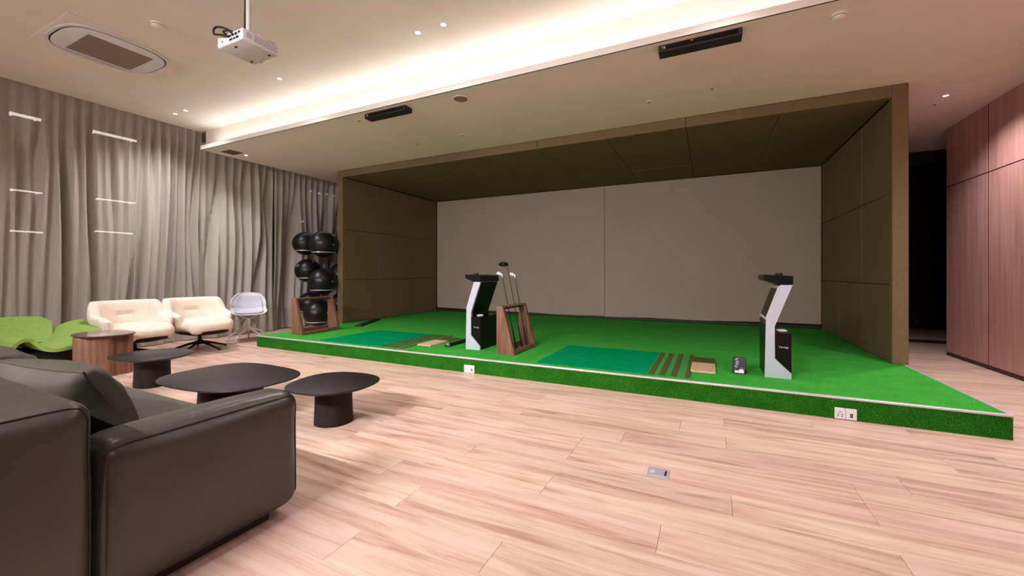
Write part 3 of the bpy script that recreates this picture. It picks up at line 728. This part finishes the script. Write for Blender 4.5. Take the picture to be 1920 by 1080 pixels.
for (y, z) in [(10.13, 4.166), (10.47, 4.15), (10.82, 4.17), (11.14, 4.166), (9.8, 3.02)]:
    bm = bmesh.new(); bmesh.ops.create_icosphere(bm, subdivisions=2, radius=.035); box(bm, -.1, 0, -.01, .01, -.01, .01)
    fin('bluish_lamp', bm, 'blue_led', fc, False, (.06, y - 4, z + 1))

# ================================================================== BALL RACK + BALLS
balls = [(-6.82, 5.575, 1.733, .268), (-7.50, 5.69, 1.775, .245), (-7.28, 6.38, 1.84, .265),
         (-6.84, 5.57, 1.000, .268), (-7.50, 5.75, 1.22, .250), (-7.28, 6.40, 1.13, .265),
         (-6.93, 5.53, 0.375, .262), (-7.48, 5.79, 0.535, .250), (-7.28, 6.40, .48, .262)]
lab = ['black exercise ball, top right in the visible stack beside the booth', 'black exercise ball, top left in the stack', 'black exercise ball mostly hidden behind the booth post, topmost',
       'black exercise ball, middle tier on the right and lower', 'black exercise ball with a teal logo, middle tier on the left', 'black exercise ball mostly hidden behind the booth post, middle tier',
       'black exercise ball at the bottom seen through the walnut rack', 'black exercise ball, bottom tier at the back left', 'black exercise ball mostly hidden behind the booth post, lowest']
for k, (x, y, z, r) in enumerate(balls):
    bm = bmesh.new(); bmesh.ops.create_uvsphere(bm, u_segments=40, v_segments=24, radius=r)
    for v in bm.verts:   # moulded ribs around the equator, slightly squashed
        a = abs(v.co.z) / r; v.co.z *= .97
    e = empty('exercise_ball', (x, y, z), label=lab[k], cat='ball', group='black exercise balls on the rack')
    sh = fin('shell', bm, 'rubber', e, True)
    bm = bmesh.new()
    for q in (-.10, -.05, 0, .05, .10):
        rr = math.sqrt(1 - (q / .97) ** 2) * r + .0002; ps = [(math.cos(t * PI / 18) * rr, math.sin(t * PI / 18) * rr, q * r * 2) for t in range(36)]
    tube(bm, [(math.cos(t * PI / 20) * (r + .0003), math.sin(t * PI / 20) * (r + .0003), 0) for t in range(40)], .0016, 5, closed=True)
    fin('moulded_rib', bm, 'rubber', e, True)
    vdir = (Vector((0, 0, 1.15)) - Vector((x, y, z))).normalized()
    bm = bmesh.new(); lathe(bm, [(.008, -.002), (.008, .002), (.004, .003)], 10)
    d0 = (Matrix.Rotation(.7, 3, 'Z') @ vdir); q = d0.to_track_quat('Z', 'Y').to_matrix()
    for v in bm.verts: v.co = q @ v.co + d0 * (r + .0005)
    fin('valve_plug', bm, 'white', e, True)
    if k == 4:
        d1 = (Matrix.Rotation(-.95, 3, 'Z') @ vdir + Vector((0, 0, .45))).normalized(); q = d1.to_track_quat('Z', 'Y').to_matrix()
        bm = bmesh.new(); ring(bm, .018, .032, -.001, .002, 2.0, 20)
        for v in bm.verts: v.co = q @ v.co + d1 * (r * .985)
        fin('logo', bm, 'teal_print', e)
e = empty('ball_rack', (-7.16, 5.93, 0), label='silver metal ball rack with ring shelves beside the booth', cat='rack')
pole_c = Vector((-7.16, 5.95))
for k, (x, y, z, r) in enumerate(balls):
    rr = r * .80; zz = z - r * .60 * .97 - .008
    bm = bmesh.new(); cx_, cy_ = x + 7.16, y - 5.93
    tube(bm, [(cx_ + math.cos(t * PI / 16) * rr, cy_ + math.sin(t * PI / 16) * rr, zz) for t in range(32)], .008, 8, closed=True)
    d = Vector((-cx_, .02 - cy_)); d.normalize()
    tube(bm, [(cx_ + d.x * rr, cy_ + d.y * rr, zz), (0, .02, zz)], .008, 8)
    fin('ring_shelf', bm, 'steel', e, True)
bm = bmesh.new(); tube(bm, [(0, .02, .03), (0, .02, 1.75)], .02, 12); fin('column', bm, 'black_metal', e, True)
bm = bmesh.new(); lathe(bm, [(.24, 0), (.24, .012), (.05, .03)], 28, (0, .02)); fin('foot_plate', bm, 'black_metal', e, True)

# ================================================================== LOUNGE TABLES
def pebble(sx, sy, p=2.35, seed=0.0):
    return lambda a: 1.0 / ((abs(math.cos(a)) ** p + abs(math.sin(a)) ** p) ** (1 / p)) * (1 + .025 * math.sin(a * 3 + seed))
def low_table(loc, rz, rx, ry, h, bx, by, label, p=2.35, seed=0, group='dark pebble-shaped low tables'):
    e = empty('coffee_table', (*loc, 0), rz, label=label, cat='coffee table', group=group)
    bm = bmesh.new(); lathe(bm, [(.90, h - .026), (.975, h - .014), (1.0, h - .007), (.996, h - .001), (.99, h)], 64, sx=rx, sy=ry, shape=pebble(rx, ry, p, seed)); fin('table_top', bm, 'dark_top', e, 30)
    bm = bmesh.new(); lathe(bm, [(1.0, 0.0), (1.01, .003), (.99, .06), (.96, h * .55), (.95, h - .027)], 48, sx=bx, sy=by, shape=pebble(bx, by, 2.4, seed)); fin('pedestal', bm, 'dark_base', e, 30)
    return e
low_table((-2.635, 2.245), math.radians(8), .325, .315, .31, .135, .13, 'small round dark low table nearest the sofa arm', seed=.5)
low_table((-3.60, 2.04), 0, .555, .405, .30, .29, .20, 'largest dark pebble-shaped coffee table in front of the sofa', p=2.9, seed=1.2)
low_table((-5.185, 2.165), math.radians(0), .375, .315, .32, .148, .145, 'dark oval low table between the big table and the armchairs', seed=2.6)
e = empty('side_table', (-6.275, 2.165, 0), label='walnut fluted-base side table with a glossy dark marble top', cat='side table')
fl = lambda a: 1.03 - .17 * abs(math.sin(a * 2.5 + .9)) ** 3
bm = bmesh.new(); lathe(bm, [(.245, 0.0), (.245, .01), (.245, .44), (.24, .448)], 96, shape=fl); fin('fluted_base', bm, 'walnut', e, 30)
MAT['marble'] = mottled('dark_marble', rgb(58, 44, 44), rgb(92, 72, 68), 5, 0.08, bump=0, stretch=(1, 2.2, 1), detail=8)
bm = bmesh.new(); lathe(bm, [(.30, .449), (.338, .456), (.342, .463), (.338, .469)], 64, sy=.72, shape=pebble(1, 1, 2.3)); fin('table_top', bm, 'marble', e, 30)

# ================================================================== ARMCHAIRS
def star_base(e, mat, n, R, hub_z, rot=0.0, h_tip=.02, caster=False, r0=.016, r1=.011, hubr=.028, sag=.0):
    bm = bmesh.new(); lathe(bm, [(hubr, hub_z - .05), (hubr * 1.05, hub_z), (hubr * .6, hub_z + .02)], 16); hb = fin('hub', bm, mat, e, True)
    for k in range(n):
        a = rot + 2 * PI * k / n; c, s = math.cos(a), math.sin(a)
        bm = bmesh.new(); tube(bm, [(c * .01, s * .01, hub_z - .01), (c * R * .5, s * R * .5, hub_z - (hub_z - h_tip) * (.42 + sag)), (c * R, s * R, h_tip)], [r0, (r0 + r1) / 2, r1], 8)
        lg = fin('leg', bm, mat, e, True)
        if caster:
            bm = bmesh.new(); lathe(bm, [(.012, -.011), (.023, -.010), (.025, 0), (.023, .010), (.012, .011)], 14)
            bmesh.ops.rotate(bm, verts=bm.verts, cent=(0, 0, 0), matrix=Matrix.Rotation(PI / 2, 3, 'X') )
            bmesh.ops.translate(bm, verts=bm.verts, vec=(c * R, s * R, .0255)); fin('caster', bm, mat, lg, True)
            bm = bmesh.new(); tube(bm, [(c * R, s * R, .0255), (c * R, s * R, h_tip)], .008, 8); fin('caster_stem', bm, mat, lg)
        else:
            bm = bmesh.new(); lathe(bm, [(.013, 0), (.014, .004), (.013, .009)], 10, (c * R * .985, s * R * .985)); fin('glide', bm, mat, lg)

def U_path(t, w, back, front):
    """t in [-1,1]: from right arm end round the back to the left arm end; facing +x"""
    r = .20
    L1 = front - (back + r); L2 = PI / 2 * r; L3 = 2 * (w - r); T = 2 * L1 + 2 * L2 + L3
    s = (t + 1) / 2 * T
    if s < L1: return Vector((front - s, -w)), Vector((0, -1))
    s -= L1
    if s < L2: a = s / r; return Vector((back + r - math.sin(a) * r, -(w - r) - math.cos(a) * r)), Vector((-math.sin(a), -math.cos(a)))
    s -= L2
    if s < L3: return Vector((back, -(w - r) + s)), Vector((-1, 0))
    s -= L3
    if s < L2: a = s / r; return Vector((back + r - math.cos(a) * r, (w - r) + math.sin(a) * r)), Vector((-math.cos(a), math.sin(a)))
    s -= L2
    return Vector((back + r + s, w)), Vector((0, 1))
def sst(a, b, x):
    x = max(0, min(1, (x - a) / (b - a))); return x * x * (3 - 2 * x)
def armchair(loc, rz, label):
    e = empty('armchair', (*loc, 0), rz, label=label, cat='armchair', group='cream swivel armchairs')
    bm = bmesh.new(); nt, nv = 64, 22; g = []; nv = 64
    for i in range(nt + 1):
        t = -1 + 2 * i / nt; p, nrm = U_path(t, .315, -.30, .22); a = abs(t)
        zt = .785 - .195 * sst(.40, .60, a) - .05 * sst(.70, 1.0, a); zb = .285 + .03 * sst(.6, 1, a)
        end = 1 - .82 * sst(.90, 1.0, a); th = (.060 + .010 * (1 - sst(.4, .7, a))) * end; col = []
        for j in range(nv):
            q = 2 * PI * j / nv
            cz = math.cos(q); cn = math.sin(q)
            zz = (zt + zb) / 2 + (zt - zb) / 2 * (abs(cz) ** .55) * (1 if cz > 0 else -1)
            off = th * (abs(cn) ** .6) * (1 if cn > 0 else -1)
            hgt = (zz - .3) / .48
            lean = .085 * max(0, hgt) ** 1.2 * (1 - .55 * sst(.45, .8, a)) - .045 * max(0, .55 - hgt)
            # horizontal tuck in the middle of the back
            if cn < 0:
                dm = math.exp(-((zz - .615) / .013) ** 2) * (1 - sst(.10, .16, a)); off += .050 * dm
                off -= .012 * math.exp(-((zz - .52) / .07) ** 2) * (1 - sst(.2, .5, a))
            P = p + nrm * (off + lean); P.y *= 1 - .05 * sst(.56, .76, zz); col.append(bm.verts.new((P.x, P.y, zz)))
        g.append(col)
    for i in range(nt):
        for j in range(nv): bm.faces.new((g[i][j], g[i][(j + 1) % nv], g[i + 1][(j + 1) % nv], g[i + 1][j]))
    bm.faces.new(g[0]); bm.faces.new(g[-1][::-1]); fin('backrest', bm, 'cream', e, True)
    def shp(p):
        k = 1 - .10 * max(0, p.x / .33); return Vector((p.x + .115, p.y * k, p.z + .372 + (.012 if p.x > .1 else 0)))
    bm = puffy(.375, .315, .102, .098, 16, (.04, .0, .018), fn=shp); fin('seat', bm, 'cream', e, True)
    # timber shell under the seat
    bm = bmesh.new(); lathe(bm, [(.10, .235), (.22, .248), (.345, .278), (.385, .318), (.378, .326)], 48, (.10, 0), sx=1.03, sy=.86, shape=pebble(1, 1, 2.8)); fin('under_shell', bm, 'dark_base', e, True)
    bm = bmesh.new(); tube(bm, [(0, 0, .11), (0, 0, .25)], .024, 14); fin('column', bm, 'black_metal', e, True)
    star_base(e, 'black_metal', 5, .36, .135, rot=.35, h_tip=.018, r0=.022, r1=.012, hubr=.04, sag=.06)
    return e
armchair((-7.02, 2.73), math.radians(-2), 'cream swivel armchair next to the green lounge chair, left of the two')
armchair((-6.98, 3.50), math.radians(-6), 'cream swivel armchair with star base beside the white shell chair, right of the two')

def shell_chair(loc, rz):
    e = empty('shell_chair', (*loc, 0), rz, label='white plastic shell chair with grey pad on a castered star base', cat='chair')
    def surf(u, v):
        # u -1..1 across, v 0 front of seat .. 1 top of back
        prof = [(.25, .455), (.18, .468), (.0, .448), (-.13, .455), (-.20, .52), (-.235, .65), (-.26, .82)]
        k = v * (len(prof) - 1); i = min(int(k), len(prof) - 2); f = k - i; f = f * f * (3 - 2 * f) * .3 + f * .7
        x = prof[i][0] * (1 - f) + prof[i + 1][0] * f; z = prof[i][1] * (1 - f) + prof[i + 1][1] * f
        w = .265 * (1 - .22 * max(0, (v - .75) / .25) ** 3)
        c = abs(u) ** 3
        x += .10 * c * sst(.45, .8, v); z += .10 * c * (1 - sst(.5, .9, v)) * (.35 + .65 * sst(0, .45, v)) - .03 * c * sst(.9, 1, v)
        return Vector((x, u * w, z))
    def sheet(u1, v0, v1, lift, th, nm, mt, par, nu=20, nv=26):
        bm = bmesh.new(); g = []
        for i in range(nu + 1):
            u = -1 + 2 * i / nu; col = []
            for j in range(nv + 1):
                v = v0 + (v1 - v0) * j / nv
                # round the corners
                uu = u * u1 * (1 - .30 * max(0, abs((j / nv) * 2 - 1) - .72) ** 1.6 / .28 ** 1.6 * .55)
                p = surf(uu, v); a = surf(uu, min(1, v + .01)) - surf(uu, max(0, v - .01)); b = surf(min(1, uu + .01), v) - surf(max(-1, uu - .01), v)
                n = a.cross(b).normalized(); n = n if n.dot(Vector((.7, 0, .7))) > 0 else -n
                col.append(bm.verts.new(p + n * lift))
            g.append(col)
        for i in range(nu):
            for j in range(nv): bm.faces.new((g[i][j], g[i + 1][j], g[i + 1][j + 1], g[i][j + 1]))
        bmesh.ops.recalc_face_normals(bm, faces=bm.faces)
        bmesh.ops.solidify(bm, geom=bm.faces[:], thickness=th); return fin(nm, bm, mt, par, True)
    sh = sheet(1.0, 0, 1, 0, .012, 'shell', 'white', e)
    sheet(.84, .06, .94, .022, .018, 'pad', 'greyblue', sh)
    for sy in (-1, 1):
        bm = bmesh.new(); tube(bm, [(.10, sy * .13, .44), (.03, sy * .06, .395), (0, 0, .385)], .011, 8); tube(bm, [(-.12, sy * .12, .435), (-.03, sy * .05, .395), (0, 0, .385)], .011, 8); fin('seat_bracket', bm, 'white', e, True)
    bm = bmesh.new(); tube(bm, [(0, 0, .17), (0, 0, .39)], .026, 12); fin('column', bm, 'white', e, True)
    bm = bmesh.new(); tube(bm, [(.0, -.03, .38), (.06, -.16, .355), (.07, -.2, .35)], .007, 8); fin('height_lever', bm, 'white', e, True)
    star_base(e, 'white', 5, .33, .24, rot=.62, h_tip=.055, caster=True, r0=.02, r1=.014, hubr=.034, sag=-.02)
shell_chair((-7.16, 4.34), math.radians(-30))

# green lounge chair: one folded sheet for arm-seat-arm plus a back panel
e = empty('lounge_chair', (-7.0, 1.95, 0), label='low green felt lounge chair with flaring folded arms', cat='lounge chair')
def sheet_grid(fn, nu, nv, th, nm, mt, par):
    bm = bmesh.new(); g = [[bm.verts.new(fn(i / nu, j / nv)) for j in range(nv + 1)] for i in range(nu + 1)]
    for i in range(nu):
        for j in range(nv): bm.faces.new((g[i][j], g[i + 1][j], g[i + 1][j + 1], g[i][j + 1]))
    bmesh.ops.recalc_face_normals(bm, faces=bm.faces); bmesh.ops.solidify(bm, geom=bm.faces[:], thickness=th)
    return fin(nm, bm, mt, par, 60)
FR = [(-.40, .10), (-.385, .24), (-.36, .37), (-.305, .44), (-.235, .455), (-.18, .415), (-.13, .345), (-.07, .325), (.0, .33), (.08, .345), (.18, .385), (.28, .425), (.38, .45)]
RR = [(-.42, .10), (-.405, .26), (-.38, .38), (-.33, .45), (-.27, .47), (-.20, .42), (-.14, .36), (-.05, .32), (.05, .33), (.14, .40), (.24, .48), (.36, .535), (.48, .55)]
def cr(P, t):
    k = t * (len(P) - 1); i = min(int(k), len(P) - 2); f = k - i
    a, b, c, d = [Vector(P[max(0, min(len(P) - 1, i + q))]) for q in (-1, 0, 1, 2)]
    return .5 * ((2 * b) + (c - a) * f + (2 * a - 5 * b + 4 * c - d) * f * f + (3 * b - a - 3 * c + d) * f ** 3)
def seatfn(u, v):
    a, b = cr(FR, u), cr(RR, u); p = a * (1 - v) + b * v
    xf = .42 + .12 * math.sin(PI * min(1, max(0, (u - .4) / .6))) ; x = xf * (1 - v) + (-.52) * v
    return Vector((x, p.x - .05, p.y - .01 * math.sin(PI * v)))
sheet_grid(seatfn, 48, 16, .035, 'seat_shell', 'green', e)
def backfn(u, v):
    w0, w1 = -.55 + .25 * (1 - v), .17 - .10 * (1 - v)
    y = w0 + (w1 - w0) * u; x = -.22 - .36 * v + .05 * math.sin(PI * u) * -1; z = .33 + (.30 - .03 * (2 * u - 1) ** 2 - .05 * max(0, u - .85) / .15 * v) * v
    if v > .99: pass
    return Vector((x, y, z))
sheet_grid(backfn, 24, 12, .05, 'backrest', 'green', e)
bm = puffy(.34, .26, .115, .03, 6); bmesh.ops.translate(bm, verts=bm.verts, vec=(-.06, -.02, .165)); fin('base', bm, 'black_matt', e, True)
for sx in (-.3, .2):
    for sy in (-.2, .18):
        bm = bmesh.new(); lathe(bm, [(.015, 0), (.018, .05)], 10, (sx, sy)); fin('foot', bm, 'black_metal', e)

# ================================================================== SOFA
so = empty('sofa', (-2.9, .85, 0), label='olive-grey leather sofa with low rounded arm in the left foreground', cat='sofa')
def sofa_block(nm, x0, x1, y0, y1, z0, z1, r, puff, wr=0, seed=0, n=18, mt='leather'):
    hx, hy, hz = (x1 - x0) / 2, (y1 - y0) / 2, (z1 - z0) / 2
    bm = puffy(hx, hy, hz, r, n, puff, wr, seed); bmesh.ops.translate(bm, verts=bm.verts, vec=((x0 + x1) / 2 + 2.9, (y0 + y1) / 2 - .85, (z0 + z1) / 2)); return fin(nm, bm, mt, so, True)
arm = sofa_block('armrest', -2.015, -1.79, .607, 1.335, .045, .585, .068, (.02, .016, .016), .007, 3, 30)
bk = sofa_block('backrest', -4.6, -1.78, .27, .603, .045, .745, .07, (.016, .02, .014), .008, 9, 30)
sofa_block('seat_cushion', -4.6, -2.012, .607, 1.30, .20, .43, .055, (.0, .012, .018), .006, 5, 26)
sofa_block('seat_base', -4.55, -2.012, .607, 1.25, .05, .198, .02, (0, 0, 0), 0, 0, 6)
B('plinth', -4.5 + 2.9, -1.86 + 2.9, .33 - .85, 1.22 - .85, .0, .048, 'black_matt', so)
from mathutils.bvhtree import BVHTree
def piping(pts, par, r=.0036):
    tr = BVHTree.FromPolygons([v.co.copy() for v in par.data.vertices], [tuple(p.vertices) for p in par.data.polygons])
    P = [Vector((p[0] + 2.9, p[1] - .85, p[2])) for p in pts]; out = []
    for a, b in zip(P[:-1], P[1:]):
        n = max(2, int((b - a).length / .02)); out += [a.lerp(b, k / n) for k in range(n)]
    out.append(P[-1]); Q = []
    for p in out:
        loc, nrm, _, _ = tr.find_nearest(p); Q.append(loc + nrm * .0008)
    bm = bmesh.new(); tube(bm, Q, r, 6); fin('piping', bm, 'thread', par, True)
piping([(-1.806, .60, .30), (-1.806, .622, .560), (-1.806, .70, .57), (-1.806, 1.24, .57), (-1.815, 1.31, .562), (-1.806, 1.32, .52), (-1.806, 1.325, .10)], arm)
piping([(-1.80, .26, .735), (-1.80, .51, .735), (-1.805, .565, .722), (-1.796, .587, .68), (-1.796, .587, .10)], bk)
def pillow(x, label, rz, lean):
    e = empty('cushion', (x, .805, .578), label=label, cat='cushion', group='leather cushions on the sofa')
    bm = bmesh.new(); n = 24; g = []
    R = Matrix.Rotation(rz, 4, 'Z') @ Matrix.Rotation(math.radians(lean), 4, 'X')
    for side in (1, -1):
        gg = []
        for i in range(n + 1):
            col = []
            for j in range(n + 1):
                u, v = -1 + 2 * i / n, -1 + 2 * j / n
                pu = u * .375 * (1 - .08 * (1 - v * v) ) ; pv = v * .19 * (1 - .09 * (1 - u * u))
                t = .13 * ((1 - abs(u) ** 2.4) * (1 - abs(v) ** 2.4)) ** .5 + .004
                t += .010 * noise.noise(Vector((u * 3 + x, v * 3, side)))* (1 - u * u) * (1 - v * v) * 2
                P = R @ Vector((pu, side * t, pv)); col.append(bm.verts.new(P))
            gg.append(col)
        for i in range(n):
            for j in range(n): bm.faces.new((gg[i][j], gg[i + 1][j], gg[i + 1][j + 1], gg[i][j + 1]))
        g.append(gg)
    bmesh.ops.remove_doubles(bm, verts=bm.verts, dist=.0005)
    A, Bq = g
    fin('cover', bm, 'leather_dark', e, 80)
    bm = bmesh.new(); ps = []
    for a, b in [(-1, -1), (1, -1), (1, 1), (-1, 1)]: ps.append((a, b))
    loop = []
    for k in range(4):
        (a, b), (c, d) = ps[k], ps[(k + 1) % 4]
        for s in range(12):
            u, v = a + (c - a) * s / 12, b + (d - b) * s / 12
            loop.append(R @ Vector((u * .377 * (1 - .08 * (1 - v * v)), 0, v * .192 * (1 - .09 * (1 - u * u)))))
    tube(bm, loop, .0045, 6, closed=True); fin('piping', bm, 'leather_dark', e, True)
pillow(-2.725, 'dark olive leather cushion leaning on the sofa back, near the armrest', math.radians(6), 32)
pillow(-3.56, 'dark olive leather cushion at the far left end of the sofa', math.radians(-4), 32)
